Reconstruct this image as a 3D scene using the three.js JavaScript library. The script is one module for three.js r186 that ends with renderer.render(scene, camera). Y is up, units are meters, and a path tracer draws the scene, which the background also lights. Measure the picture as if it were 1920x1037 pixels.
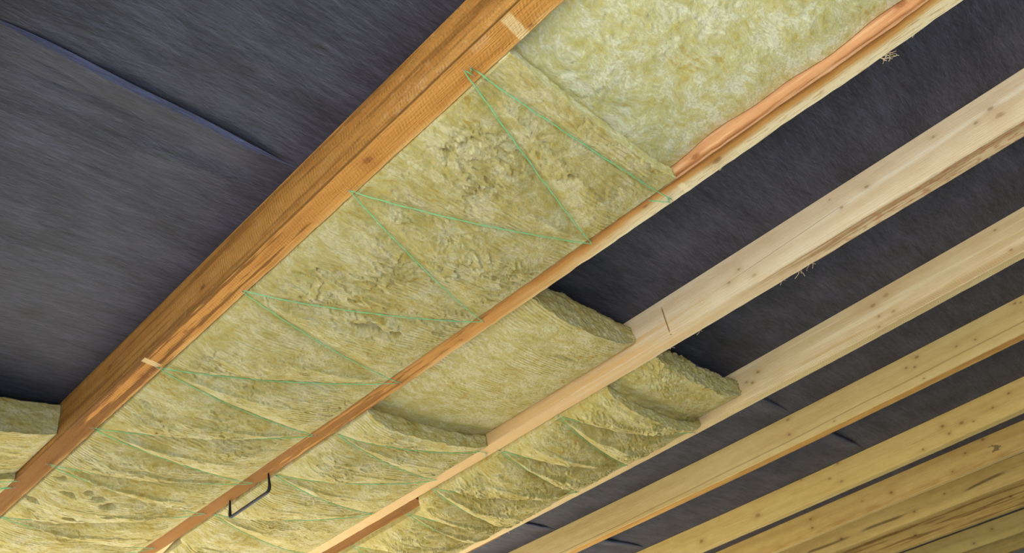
import * as THREE from 'three';
import { Sky } from 'three/addons/objects/Sky.js';
import { mergeGeometries } from 'three/addons/utils/BufferGeometryUtils.js';

// ---------------------------------------------------------------- camera, sky, sun, exposure
const scene = new THREE.Scene();
const PITCH = 0.2469;                                   // slope of the roof
const EYE = 1.6;                                        // the photographer's eye above the floor
// axes of the roof: x across the rafters, y out through the roof, z up the slope; the eye is its origin
const roofTurn = new THREE.Matrix4().makeRotationX(-PITCH);
const toWorld = (x, y, z) => new THREE.Vector3(x, y, z).applyMatrix4(roofTurn).add(new THREE.Vector3(0, EYE, 0));
const camera = new THREE.PerspectiveCamera(2 * Math.atan(518.5 / 1514.58) * 180 / Math.PI, 1920 / 1037, 0.05, 200);
{
  const right = new THREE.Vector3(0.67892, -0.17953, 0.71192), up = new THREE.Vector3(-0.33436, 0.78765, 0.5175), back = new THREE.Vector3(-0.65365, -0.58938, 0.47473);
  const m = new THREE.Matrix4().makeBasis(right, up, back).premultiply(roofTurn);
  camera.quaternion.setFromRotationMatrix(m);
  camera.position.set(0, EYE, 0);
}
const renderer = new THREE.WebGLRenderer({ antialias: true });
renderer.toneMapping = THREE.LinearToneMapping;
renderer.toneMappingExposure = 1.32;
renderer.shadowMap.enabled = true;

const sunDir = new THREE.Vector3(-0.47, 0.62, -0.63).normalize();
const sky = new Sky();
sky.scale.setScalar(500);
sky.material.uniforms.turbidity.value = 3;
sky.material.uniforms.rayleigh.value = 2;
sky.material.uniforms.sunPosition.value.copy(sunDir);
sky.name = 'sky';
sky.userData.kind = 'structure';
scene.add(sky);
const sun = new THREE.DirectionalLight(0xffecd2, 12);
sun.position.copy(sunDir).multiplyScalar(30);
sun.castShadow = true;
sun.shadow.mapSize.set(4096, 4096);
Object.assign(sun.shadow.camera, { left: -14, right: 14, top: 14, bottom: -14, near: 1, far: 70 });
sun.target.position.set(2.5, 0, -2);
scene.add(sun, sun.target);

// ---------------------------------------------------------------- helpers
const taken = new Map();
function numbered(name) {
  const n = taken.get(name) ?? 0; taken.set(name, n + 1);
  return n ? `${name}_${String(n).padStart(3, '0')}` : name;
}
function tag(o, label, category, group) {
  o.userData.label = label; o.userData.category = category;
  if (group) o.userData.group = group;
  return o;
}
function shadows(o) { o.castShadow = o.receiveShadow = true; return o; }
function struct(name, geometry, material) {
  const m = shadows(new THREE.Mesh(geometry, material)); m.name = name; m.userData.kind = 'structure'; scene.add(m); return m;
}
// a thing on the roof: its geometry is given in the roof's axes, its base at (x, y, z)
function roofMesh(name, geometry, material, [x, y, z]) {
  geometry.translate(-x, -y, -z);
  const m = shadows(new THREE.Mesh(geometry, material)); m.name = numbered(name);
  m.position.copy(toWorld(x, y, z)); m.rotation.x = -PITCH; scene.add(m); return m;
}
function roofGroup(name, [x, y, z]) {
  const g = new THREE.Group(); g.name = numbered(name); g.position.copy(toWorld(x, y, z)); g.rotation.x = -PITCH;
  g.userData.base = [x, y, z]; scene.add(g); return g;
}
function part(name, geometry, material, parent) {
  const b = parent.userData.base; if (b) geometry.translate(-b[0], -b[1], -b[2]);
  const m = shadows(new THREE.Mesh(geometry, material)); m.name = name; parent.add(m); return m;
}
function rng(seed) { let a = seed >>> 0; return () => { a = (a + 0x6D2B79F5) | 0; let t = Math.imul(a ^ (a >>> 15), 1 | a); t = (t + Math.imul(t ^ (t >>> 7), 61 | t)) ^ t; return ((t ^ (t >>> 14)) >>> 0) / 4294967296; }; }
const clamp = (x, a = 0, b = 1) => Math.min(b, Math.max(a, x));
const lerp = (a, b, t) => a + (b - a) * t;
const smooth = (a, b, x) => { const t = clamp((x - a) / (b - a)); return t * t * (3 - 2 * t); };
// gradient noise that repeats after whole periods
class Noise {
  constructor(seed) {
    const r = rng(seed), p = [...Array(256).keys()];
    for (let i = 255; i > 0; i--) { const j = (r() * (i + 1)) | 0; [p[i], p[j]] = [p[j], p[i]]; }
    this.p = new Uint8Array(512); for (let i = 0; i < 512; i++) this.p[i] = p[i & 255];
    this.gx = new Float32Array(256); this.gy = new Float32Array(256);
    for (let i = 0; i < 256; i++) { const a = r() * 6.2832; this.gx[i] = Math.cos(a); this.gy[i] = Math.sin(a); }
  }
  at(x, y, px = 4096, py = 4096) {
    const fx = Math.floor(x), fy = Math.floor(y), dx = x - fx, dy = y - fy;
    const x0 = ((fx % px) + px) % px, y0 = ((fy % py) + py) % py, x1 = (x0 + 1) % px, y1 = (y0 + 1) % py;
    const P = this.p, h = (i, j) => P[(P[i & 255] + j + (i >> 8) * 57) & 255];
    const u = dx * dx * dx * (dx * (dx * 6 - 15) + 10), v = dy * dy * dy * (dy * (dy * 6 - 15) + 10);
    const a = h(x0, y0), b = h(x1, y0), c = h(x0, y1), d = h(x1, y1), X = this.gx, Y = this.gy;
    const n0 = X[a] * dx + Y[a] * dy, n1 = X[b] * (dx - 1) + Y[b] * dy, n2 = X[c] * dx + Y[c] * (dy - 1), n3 = X[d] * (dx - 1) + Y[d] * (dy - 1);
    return 1.5 * lerp(lerp(n0, n1, u), lerp(n2, n3, u), v);
  }
  fbm(x, y, o, px = 4096, py = 4096, gain = 0.5) {
    let s = 0, a = 1, n = 0;
    for (let i = 0; i < o; i++) { s += a * this.at(x + i * 17.3 * (px > 4000 ? 1 : 0), y, px, py); n += a; a *= gain; x *= 2; y *= 2; px *= 2; py *= 2; }
    return s / n * 1.4;
  }
}
const N1 = new Noise(11), N2 = new Noise(23), N3 = new Noise(37), N4 = new Noise(51);
function dataTexture(w, h, fill, srgb, repeat = true) {
  const d = new Uint8Array(w * h * 4); fill(d);
  const t = new THREE.DataTexture(d, w, h, THREE.RGBAFormat);
  if (srgb) t.colorSpace = THREE.SRGBColorSpace;
  t.magFilter = THREE.LinearFilter; t.minFilter = THREE.LinearMipmapLinearFilter; t.generateMipmaps = true;
  t.wrapS = t.wrapT = repeat ? THREE.RepeatWrapping : THREE.ClampToEdgeWrapping; t.needsUpdate = true; return t;
}
// short curved fibres drawn into a float field that repeats at its edges
function fibres(f, w, h, count, seed, { len = [10, 40], turn = 0, spread = 1, bend = 0.06, amp = [0.2, 1], wide = false, flow = null }) {
  const r = rng(seed);
  for (let k = 0; k < count; k++) {
    let x = r() * w, y = r() * h, a = turn + (flow ? 1.5 * flow.fbm(x / w * 12, y / h * 14, 2, 12, 14) : 0) + (r() + r() + r() - 1.5) * spread + (r() < 0.5 ? Math.PI : 0);
    const L = lerp(len[0], len[1], r() * r()), b = (r() - 0.5) * 2 * bend, s = lerp(amp[0], amp[1], r()) * (amp[2] && r() < amp[2] ? -1 : 1);
    for (let i = 0; i < L; i++) {
      x += Math.cos(a); y += Math.sin(a); a += b;
      const fade = Math.min(1, 4 * Math.min(i, L - i) / L);
      const xi = ((Math.floor(x) % w) + w) % w, yi = ((Math.floor(y) % h) + h) % h;
      f[yi * w + xi] += s * fade;
      if (wide) { f[yi * w + (xi + 1) % w] += 0.6 * s * fade; f[((yi + 1) % h) * w + xi] += 0.6 * s * fade; }
    }
  }
}

// ---------------------------------------------------------------- materials
// mineral wool, a tile of 1.2 m: colour is mottled olive, straw and pale fibre; bump is fibre and (on the faced side) the ribs left by the rollers
const WT = 2048, WM = 1.2;
function woolMaps(seed, ribs) {
  const A = new Noise(seed), B = new Noise(seed + 1), C = new Noise(seed + 2);
  const pale = new Float32Array(WT * WT), gold = new Float32Array(WT * WT), relief = new Float32Array(WT * WT);
  const flow = C, wild = ribs ? 0.8 : 0.9;
  fibres(pale, WT, WT, 60000, seed + 3, { len: [12, 64], spread: wild, bend: 0.05, amp: [0.15, 0.8], flow, wide: true });
  fibres(gold, WT, WT, 52000, seed + 4, { len: [8, 50], spread: wild, bend: 0.08, amp: [0.15, 0.8], flow, wide: true });
  fibres(relief, WT, WT, 60000, seed + 5, { len: [10, 56], spread: wild, bend: 0.06, amp: [0.2, 1, 0.4], wide: true, flow });
  const map = dataTexture(WT, WT, (d) => {
    const r = rng(seed + 9);
    for (let y = 0; y < WT; y++) for (let x = 0; x < WT; x++) {
      const i = y * WT + x, u = x / WT, v = y / WT;
      const ax = A.at(u * 14, v * 14, 14, 14), ay = B.at(u * 14, v * 14, 14, 14);
      const wx = u + 0.016 * ax + 0.004 * B.at(u * 50, v * 60, 50, 60), wy = v + 0.016 * ay + 0.003 * A.at(u * 50, v * 60, 50, 60);
      const broad = A.fbm(wx * 8, wy * 10, 3, 8, 10), patch = B.fbm(wx * 44, wy * 84, 4, 44, 84), tuft = C.fbm(wx * 130, wy * 250, 2, 130, 250);
      const mid = A.fbm(wx * 18, wy * 32, 2, 18, 32);
      const pl = smooth(-0.1, 0.6, patch * 0.6 + mid * 0.6 + broad * 0.5 + tuft * 0.2) + 0.13 * clamp(pale[i], 0, 2);
      const gd = smooth(0.0, 0.65, -patch * 0.6 - mid * 0.5 + tuft * 0.3 - broad * 0.3) + 0.15 * clamp(gold[i], 0, 2);
      let R = 206, G = 198, Bl = 143;
      const p = clamp(pl) * 0.58, g = clamp(gd) * 0.52 * (1 - 0.6 * p), o = smooth(0.6, 1.0, -patch - 0.7 * broad + 0.2 * tuft) * 0.7;
      R = lerp(R, 182, g); G = lerp(G, 164, g); Bl = lerp(Bl, 74, g);
      R = lerp(R, 186, o * 0.6); G = lerp(G, 146, o * 0.6); Bl = lerp(Bl, 62, o * 0.6);
      R = lerp(R, 226, p); G = lerp(G, 224, p); Bl = lerp(Bl, 202, p);
      const s = 1 + 0.07 * tuft + 0.05 * (r() - 0.5);
      d[i * 4] = clamp(R * s, 0, 255); d[i * 4 + 1] = clamp(G * s, 0, 255); d[i * 4 + 2] = clamp(Bl * s, 0, 255); d[i * 4 + 3] = 255;
    }
  }, true);
  const bump = dataTexture(WT, WT, (d) => {
    const nr = 108;                                     // ribs in a tile: one every 11 mm
    for (let y = 0; y < WT; y++) for (let x = 0; x < WT; x++) {
      const i = y * WT + x, u = x / WT, v = y / WT;
      let h = 0.48 + 0.055 * clamp(relief[i], -3, 3) + 0.12 * C.fbm(u * 90, v * 150, 3, 90, 150);
      if (ribs) {
        const m = smooth(-0.15, 0.4, B.fbm(u * 6, v * 6, 2, 6, 6));
        const ph = v * nr + 0.9 * A.at(u * 3, v * 3, 3, 3) + 0.18 * A.fbm(u * 20, v * 20, 2, 20, 20);
        h += 0.36 * m * (Math.pow(0.5 + 0.5 * Math.sin(ph * 6.28318), 1.6) - 0.4) * clamp(0.75 + 0.9 * A.at(u * 26, v * nr, 26, nr), 0, 1.5);
      }
      d[i * 4] = d[i * 4 + 1] = d[i * 4 + 2] = clamp(h) * 255; d[i * 4 + 3] = 255;
    }
  }, false);
  return { map, bumpMap: bump };
}
const woolRibbed = new THREE.MeshStandardMaterial({ ...woolMaps(100, true), color: new THREE.Color(0.78, 0.71, 0.56), bumpScale: 0.006, roughness: 1, metalness: 0 });
const plainMaps = woolMaps(200, false);
const woolPlain = new THREE.MeshStandardMaterial({ ...plainMaps, bumpScale: 0.0045, roughness: 1, metalness: 0 });
const woolGold = new THREE.MeshStandardMaterial({ ...plainMaps, color: new THREE.Color(0.75, 0.665, 0.47), bumpScale: 0.005, roughness: 1, metalness: 0 });
const woolCut = new THREE.MeshStandardMaterial({ ...plainMaps, color: new THREE.Color(0.72, 0.67, 0.56), bumpScale: 0.0045, roughness: 1, metalness: 0 });

// spun roofing underlay: near-black felt of long fibres that lie across the roof, with paler clouds
const FT = 2048, FM = 1.6;
const feltMaps = (() => {
  const A = new Noise(301), B = new Noise(302), long = new Float32Array(FT * FT), fine = new Float32Array(FT * FT);
  fibres(long, FT, FT, 60000, 303, { len: [24, 110], turn: 0.06, spread: 0.3, bend: 0.006, amp: [0.3, 1, 0.45], wide: true });
  fibres(fine, FT, FT, 34000, 304, { len: [10, 60], turn: 0, spread: 1.6, bend: 0.04, amp: [0.2, 0.8] });
  const map = dataTexture(FT, FT, (d) => {
    for (let y = 0; y < FT; y++) for (let x = 0; x < FT; x++) {
      const i = y * FT + x, u = x / FT, v = y / FT;
      const cloud = A.fbm(u * 9, v * 16, 4, 9, 16), streak = B.fbm(u * 10, v * 120, 3, 10, 120);
      const s = 1 + 0.2 * cloud + 0.13 * streak + 0.15 * clamp(long[i], -2, 2.5) + 0.1 * clamp(fine[i], 0, 3);
      d[i * 4] = clamp(57 * s, 0, 255); d[i * 4 + 1] = clamp(57 * s, 0, 255); d[i * 4 + 2] = clamp(67 * s, 0, 255); d[i * 4 + 3] = 255;
    }
  }, true);
  const bump = dataTexture(1024, 1024, (d) => {
    for (let y = 0; y < 1024; y++) for (let x = 0; x < 1024; x++) {
      const u = x / 1024, v = y / 1024, i = (y * 2) * FT + x * 2;
      const h = 0.5 + 0.2 * B.fbm(u * 12, v * 130, 3, 12, 130) + 0.05 * clamp(long[i], -3, 3);
      const o = (y * 1024 + x) * 4; d[o] = d[o + 1] = d[o + 2] = clamp(h) * 255; d[o + 3] = 255;
    }
  }, false);
  return { map, bumpMap: bump };
})();
const felt = new THREE.MeshPhysicalMaterial({ ...feltMaps, bumpScale: 0.0012, roughness: 0.62, metalness: 0, specularIntensity: 0.6, sheen: 0.2, sheenRoughness: 0.6, sheenColor: new THREE.Color(0.5, 0.52, 0.6) });

const paintedLightHem = new THREE.MeshPhysicalMaterial({ color: new THREE.Color(1.5, 1.7, 2.2), map: feltMaps.map, bumpMap: feltMaps.bumpMap, bumpScale: 0.0012, roughness: 0.6, specularIntensity: 0.6 });  // turned edge of the felt, tinted lighter and bluer to paint in cool light

// sawn timber: one atlas per rafter; rows 0-0.5 the side that faces the eye, 0.5-0.75 the underside, 0.75-1 the far side
const U0 = -3.3, U1 = 0.5, RUN = U1 - U0;                // the stretch of roof that the atlas covers
// relief of sawn faces, laid out like the atlas but repeating every 0.95 m: blade marks, raised grain, fuzz
function sawnTile(seed, side, under) {
  const A = new Noise(seed), B = new Noise(seed + 1), W = 1024, h = 512, fz = new Float32Array(W * h);
  fibres(fz, W, h, 16000, seed + 2, { len: [8, 40], spread: 0.25, amp: [0.2, 1, 0.5] });
  const t = dataTexture(W, h, (d) => {
    for (let y = 0; y < h; y++) for (let x = 0; x < W; x++) {
      const u = x / W, v = y / h, sw = typeof side === 'function' && y < h / 2 ? side(v * 2) : y < h / 2 || y > h * 0.75 ? side : under;
      const ph = u * 112 + (y < h / 2 ? v * 9 : v * 14) + 0.5 * A.at(u * 10, v * 12, 10, 12);
      const blade = Math.sin(ph * 6.2832) * clamp(0.55 + 0.8 * B.fbm(u * 24, v * 30, 2, 24, 30), 0, 1.4);
      const o = (y * W + x) * 4;
      d[o] = d[o + 1] = d[o + 2] = clamp(0.5 + 0.2 * sw * blade + 0.1 * A.fbm(u * 12, v * 90, 3, 12, 90) + 0.06 * sw * B.at(u * 250, v * 120, 250, 120) + 0.05 * clamp(fz[y * W + x], -2, 2)) * 255; d[o + 3] = 255;
    }
  }, false);
  t.wrapS = t.wrapT = THREE.RepeatWrapping; t.repeat.set(4, 1); return t;
}
const SAWN = { rough: sawnTile(351, 1.25, 0.3), ridged: sawnTile(355, (s) => 0.08 + 0.6 * smooth(0.25, 0.1, s), 0.7), planed: sawnTile(359, 0.08, 0.1) };
function timber(seed, H, W, spec, small = false) {
  const w = small ? 1024 : 2048, h = small ? 256 : 512;
  const A = new Noise(seed), B = new Noise(seed + 1), r = rng(seed + 2);
  const regions = [{ y0: 0, y1: h / 2, size: H, c: spec.side, knots: spec.sideKnots ?? [], paint: spec.sidePaint, off: 0 },
    { y0: h / 2, y1: h * 3 / 4, size: W, c: spec.under, knots: spec.underKnots ?? [], paint: spec.underPaint, off: 3.7 },
    { y0: h * 3 / 4, y1: h, size: H, c: spec.side, knots: [], paint: null, off: 7.9 }];
  const map = dataTexture(w, h, (d) => {
    for (const g of regions) {
      const [c0, c1, c2] = g.c;                         // pale early wood, darker late wood, knot
      const ring = 34 + 30 * r(), tilt = (r() - 0.5) * 0.012, cath = (r() - 0.3) * g.size * 1.4, curve = 0.006 + 0.012 * r();
      for (let y = g.y0; y < g.y1; y++) for (let x = 0; x < w; x++) {
        const u = U0 + (x + 0.5) / w * RUN, s = (y + 0.5 - g.y0) / (g.y1 - g.y0) * g.size;
        let yy = s + tilt * u + 0.006 * A.at(u * 0.9 + g.off, 3.1), kn = 0, halo = 0, kr = 0;
        for (const [ku, ks, size, strength = 1] of g.knots) {
          const kr0 = size * 1.05;
          const du = (u - ku) / (kr0 * 1.5), ds = (s - ks) / kr0, e = du * du + ds * ds;
          if (du * du > 60 || ds * ds > 60) continue;
          yy += kr0 * 1.1 * Math.sign(ds || 1) * Math.exp(-du * du / 7) * Math.exp(-Math.abs(ds) / 2.2) * strength * 0.9;
          const q = Math.sqrt(e) * (1 + 0.16 * A.at(u * 160, s * 160));
          kn = Math.max(kn, strength * (1 - smooth(0.7, 1.05, q))); halo = Math.max(halo, strength * Math.exp(-q * q / 5)); kr = Math.max(kr, (1 - smooth(0, 1.05, q)) * (0.5 + 0.5 * Math.sin(q * 17)));
        }
        // cathedral figure: the board cuts a cone of year rings
        const dy = yy - cath, rr = Math.sqrt(dy * dy + 0.0009 + curve * curve * (1 + u) * (1 + u)) + 0.0022 * A.fbm(u * 2.2 + g.off, yy * 14, 2);
        const ph = rr * ring * 6, late = Math.pow(ph - Math.floor(ph), 3);
        const fine = B.at(u * 9 + g.off, yy * 900) * 0.6 + B.at(u * 30, yy * 2400 + g.off) * 0.5, broad = A.fbm(u * 1.6 + g.off, yy * 26, 3), blotch = B.fbm(u * 14 + g.off, s * 30, 3);
        const t = clamp(0.16 + 0.42 * late + 0.36 * broad + 0.15 * fine + 0.2 * halo + 0.18 * blotch);
        let c = [lerp(c0[0], c1[0], t), lerp(c0[1], c1[1], t), lerp(c0[2], c1[2], t)];
        if (g.paint) c = g.paint(u, s, c, A, B);
        c = mixc(c, [lerp(c2[0], c1[0], 0.6), lerp(c2[1], c1[1], 0.6), lerp(c2[2], c1[2], 0.6)], 0.25 * halo);
        const k = 0.75 * clamp(kn * (0.4 + 0.6 * kr)); c = [lerp(c[0], c2[0], k), lerp(c[1], c2[1], k), lerp(c[2], c2[2], k)];
        const i = y * w + x;
        d[i * 4] = clamp(c[0], 0, 255); d[i * 4 + 1] = clamp(c[1], 0, 255); d[i * 4 + 2] = clamp(c[2], 0, 255); d[i * 4 + 3] = 255;
      }
    }
  }, true, false);
  map.wrapS = THREE.MirroredRepeatWrapping;
  const bumpMap = SAWN[spec.sawn ?? 'planed'];
  return new THREE.MeshPhysicalMaterial({ map, bumpMap, bumpScale: spec.relief ?? 0.003, roughness: 0.8, metalness: 0, specularIntensity: 0.35 });
}
const flat = (c, rough = 0.8, metal = 0) => new THREE.MeshStandardMaterial({ color: c, roughness: rough, metalness: metal });

// ---------------------------------------------------------------- the building round the roof
const UNDER = 1.25, TOP = 1.3797;                        // underside and top of the rafters above the eye, square to the slope
const Z_LOW = -3.95, Z_HIGH = 3.2, X_LEFT = -2.6, X_RIGHT = 7.75;
function noisyMap(c0, c1, seed, f) {
  const A = new Noise(seed);
  return dataTexture(512, 512, (d) => {
    for (let y = 0; y < 512; y++) for (let x = 0; x < 512; x++) {
      const t = clamp(0.5 + 0.5 * A.fbm(x / 512 * f, y / 512 * f, 5, f, f)), o = (y * 512 + x) * 4;
      for (let k = 0; k < 3; k++) d[o + k] = lerp(c0[k], c1[k], t); d[o + 3] = 255;
    }
  }, true);
}
const concrete = new THREE.MeshStandardMaterial({ map: noisyMap([172, 176, 182], [204, 208, 214], 71, 8), roughness: 0.9 });
const bounceScreed = new THREE.MeshStandardMaterial({ map: noisyMap([210, 196, 166], [238, 224, 196], 76, 8), roughness: 0.9 });
const boards = new THREE.MeshStandardMaterial({ map: noisyMap([176, 142, 92], [214, 184, 134], 75, 8), roughness: 0.85 });
const gravel = new THREE.MeshStandardMaterial({ map: noisyMap([192, 178, 146], [242, 231, 200], 72, 32), roughness: 1 });
const block = new THREE.MeshStandardMaterial({ map: noisyMap([120, 116, 110], [150, 146, 138], 73, 12), roughness: 0.95 });
const deckWood = new THREE.MeshStandardMaterial({ map: noisyMap([150, 122, 84], [190, 160, 116], 74, 6), roughness: 0.85 });
{
  const box = (x0, x1, y0, y1, z0, z1) => { const g = new THREE.BoxGeometry(x1 - x0, y1 - y0, z1 - z0); g.translate((x0 + x1) / 2, (y0 + y1) / 2, (z0 + z1) / 2); return g; };
  struct('floor', box(X_LEFT, 0.4, -0.2, 0, -3.75, 3.2), concrete);  // unseen floor half, made cool grey to bounce neutral light onto the upper roof
  struct('floor_2', box(0.4, X_RIGHT + 0.2, -0.2, 0, -2.0, 3.2), boards);
  struct('floor_3', box(0.4, X_RIGHT + 0.2, -0.2, 0, -3.75, -2.0), bounceScreed);  // paler strip of unseen floor, added to bounce light onto the low wool
  const gnd = new THREE.PlaneGeometry(120, 120); gnd.rotateX(-Math.PI / 2); gnd.translate(0, -0.06, 0);
  struct('ground', gnd, gravel);
  // the roof deck above the underlay
  const deck = box(X_LEFT - 0.3, X_RIGHT + 0.4, TOP + 0.045, TOP + 0.09, Z_LOW - 0.25, Z_HIGH + 0.3);
  deck.applyMatrix4(roofTurn); deck.translate(0, EYE, 0); struct('ceiling', deck, deckWood);
  // gable wall on the right, cut to the slope
  const prof = new THREE.Shape(), yAt = (z) => EYE + (TOP + 0.043) / Math.cos(PITCH) + z * Math.tan(PITCH);
  prof.moveTo(-3.75, -0.1); prof.lineTo(3.1, -0.1); prof.lineTo(3.1, yAt(3.1)); prof.lineTo(-3.75, yAt(-3.75));
  const gable = new THREE.ExtrudeGeometry(prof, { depth: 0.2, bevelEnabled: false }); gable.rotateY(-Math.PI / 2); gable.translate(X_RIGHT + 0.2, 0, 0);
  // the extrusion's x axis has become +z
  struct('wall_right', gable, block);
  // unseen wall added left of the low slope to block light; high half open
  const pl = new THREE.Shape(); pl.moveTo(-3.75, -0.1); pl.lineTo(-1.3, -0.1); pl.lineTo(-1.3, yAt(-1.3)); pl.lineTo(-3.75, yAt(-3.75));
  const gl = new THREE.ExtrudeGeometry(pl, { depth: 0.2, bevelEnabled: false }); gl.rotateY(-Math.PI / 2); gl.translate(-0.35, 0, 0);
  gl.translate(0, -0.01, 0); struct('added_wall_left', gl, block);
  // unseen wall added under the right eaves to darken that end; left half open
  struct('added_wall_front', box(4.4, X_RIGHT, -0.1, EYE + TOP / Math.cos(PITCH) - 3.75 * Math.tan(PITCH), -3.95, -3.75), block);
  // wall on the high side, with a wide window opening
  const yh = EYE + UNDER / Math.cos(PITCH) + 2.9 * Math.tan(PITCH);
  struct('wall_back', mergeGeometries([box(X_LEFT, X_RIGHT, -0.1, 0.9, 2.9, 3.1), box(X_LEFT, X_RIGHT, 2.5, yh, 2.9, 3.1), box(0.6, X_RIGHT, 0.9, 2.5, 2.9, 3.1)]), block);
}

// ---------------------------------------------------------------- rafters
const RAFTERS = {
  A: { c: [0.8617, -0.0037, -0.001], w: 0.069 }, B: { c: [1.5171, 0.004, -0.0037], w: 0.069 }, C: { c: [2.0999, -0.0147, -0.0048], w: 0.069 }, D: { c: [2.729, -0.0487, -0.0133], w: 0.05 },
  E: { c: [3.3427, -0.0513, -0.0173], w: 0.06 }, F: { c: [4.1506, -0.0475, -0.0147], w: 0.06 }, G: { c: [4.7529, 0.013, 0.0077], w: 0.05 }, H: { c: [5.3115, 0.0221, 0], w: 0.055 },
  I: { c: [5.9184, 0.0462, 0], w: 0.05 }, J: { c: [6.6562, 0.0629, 0], w: 0.05 }, K: { c: [7.2175, 0.0996, 0], w: 0.05 },
  Z: { c: [0.11, 0, 0], w: 0.069 }, Y: { c: [-0.55, 0, 0], w: 0.069 }, X: { c: [-1.25, 0, 0], w: 0.069 }, W: { c: [-1.95, 0, 0], w: 0.069 },
};
const right = (k, u) => { const q = clamp(u, -3.3, 0.5), c = RAFTERS[k].c, s = c[1] + 2 * c[2] * q; return c[0] + c[1] * q + c[2] * q * q + s * (u - q); };
const left = (k, u) => right(k, u) - RAFTERS[k].w;
function rafterGeometry(k, seed, rough = 0.0012, taper = null) {
  const strips = [], n = 300, u0 = -3.85, u1 = 2.6, J = new Noise(seed), { w } = RAFTERS[k], ch = 0.003, H = TOP - UNDER;
  const e = (u, i) => rough * (J.fbm(u * 5, i * 7.3, 3) + 0.7 * J.at(u * 40, i * 3.1));
  const row = (u) => {
    const r = right(k, u), l = r - w, e1 = e(u, 0), e2 = e(u, 1), e3 = e(u, 2), b = UNDER + e3 * 0.6, c1 = ch + Math.abs(e1), c2 = ch + Math.abs(e2);
    return { left: [[l, TOP, H], [l, b + c1, c1]], c1: [[l, b + c1, c1], [l + c1, b, -c1]], under: [[l + c1, b, -c1], [r + e2 - c2, b, -(w - c2)]], c2: [[r + e2 - c2, b, -(w - c2)], [r + e2, b + c2, -w]], right: [[r + e2, b + c2, c2 + 10], [r, TOP, H + 10]], top: [[r, TOP, H + 10], [l, TOP, H + 10]] };
  };
  for (const name of ['left', 'c1', 'under', 'c2', 'right', 'top']) {
    const pos = [], uv = [], idx = [];
    for (let i = 0; i <= n; i++) {
      const u = lerp(u0, u1, i / n);
      for (const [x, y, t] of row(u)[name]) {
        pos.push(x, y, u);
        const v = t >= 10 ? 0.75 + 0.25 * clamp((t - 10) / H) : t < 0 ? 0.5 + 0.25 * clamp(-t / w, 0.01, 0.99) : 0.5 * clamp(t / H, 0.005, 0.995);
        uv.push((u - U0) / RUN, v);
      }
      if (i) { const a = (i - 1) * 2; idx.push(a, a + 1, a + 2, a + 1, a + 3, a + 2); }
    }
    const g = new THREE.BufferGeometry();
    g.setAttribute('position', new THREE.Float32BufferAttribute(pos, 3)); g.setAttribute('uv', new THREE.Float32BufferAttribute(uv, 2)); g.setIndex(idx); g.computeVertexNormals(); strips.push(g);
  }
  for (const [u, s] of [[u0, 1], [u1, -1]]) {           // sawn ends
    const r = right(k, u), l = r - w, g = new THREE.BufferGeometry();
    g.setAttribute('position', new THREE.Float32BufferAttribute([l, TOP, u, l, UNDER, u, r, UNDER, u, r, TOP, u], 3));
    g.setAttribute('uv', new THREE.Float32BufferAttribute([0, 0.1, 0, 0.2, 0.02, 0.2, 0.02, 0.1], 2)); g.setIndex(s > 0 ? [0, 2, 1, 0, 3, 2] : [0, 1, 2, 0, 2, 3]); g.computeVertexNormals(); strips.push(g);
  }
  return mergeGeometries(strips);
}
const mixc = (c, d, t) => [lerp(c[0], d[0], t), lerp(c[1], d[1], t), lerp(c[2], d[2], t)];
const streakAt = (A, u, s, f = 1) => 0.5 + 0.5 * A.fbm(u * 2.5 * f, s * 70, 3);
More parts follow.
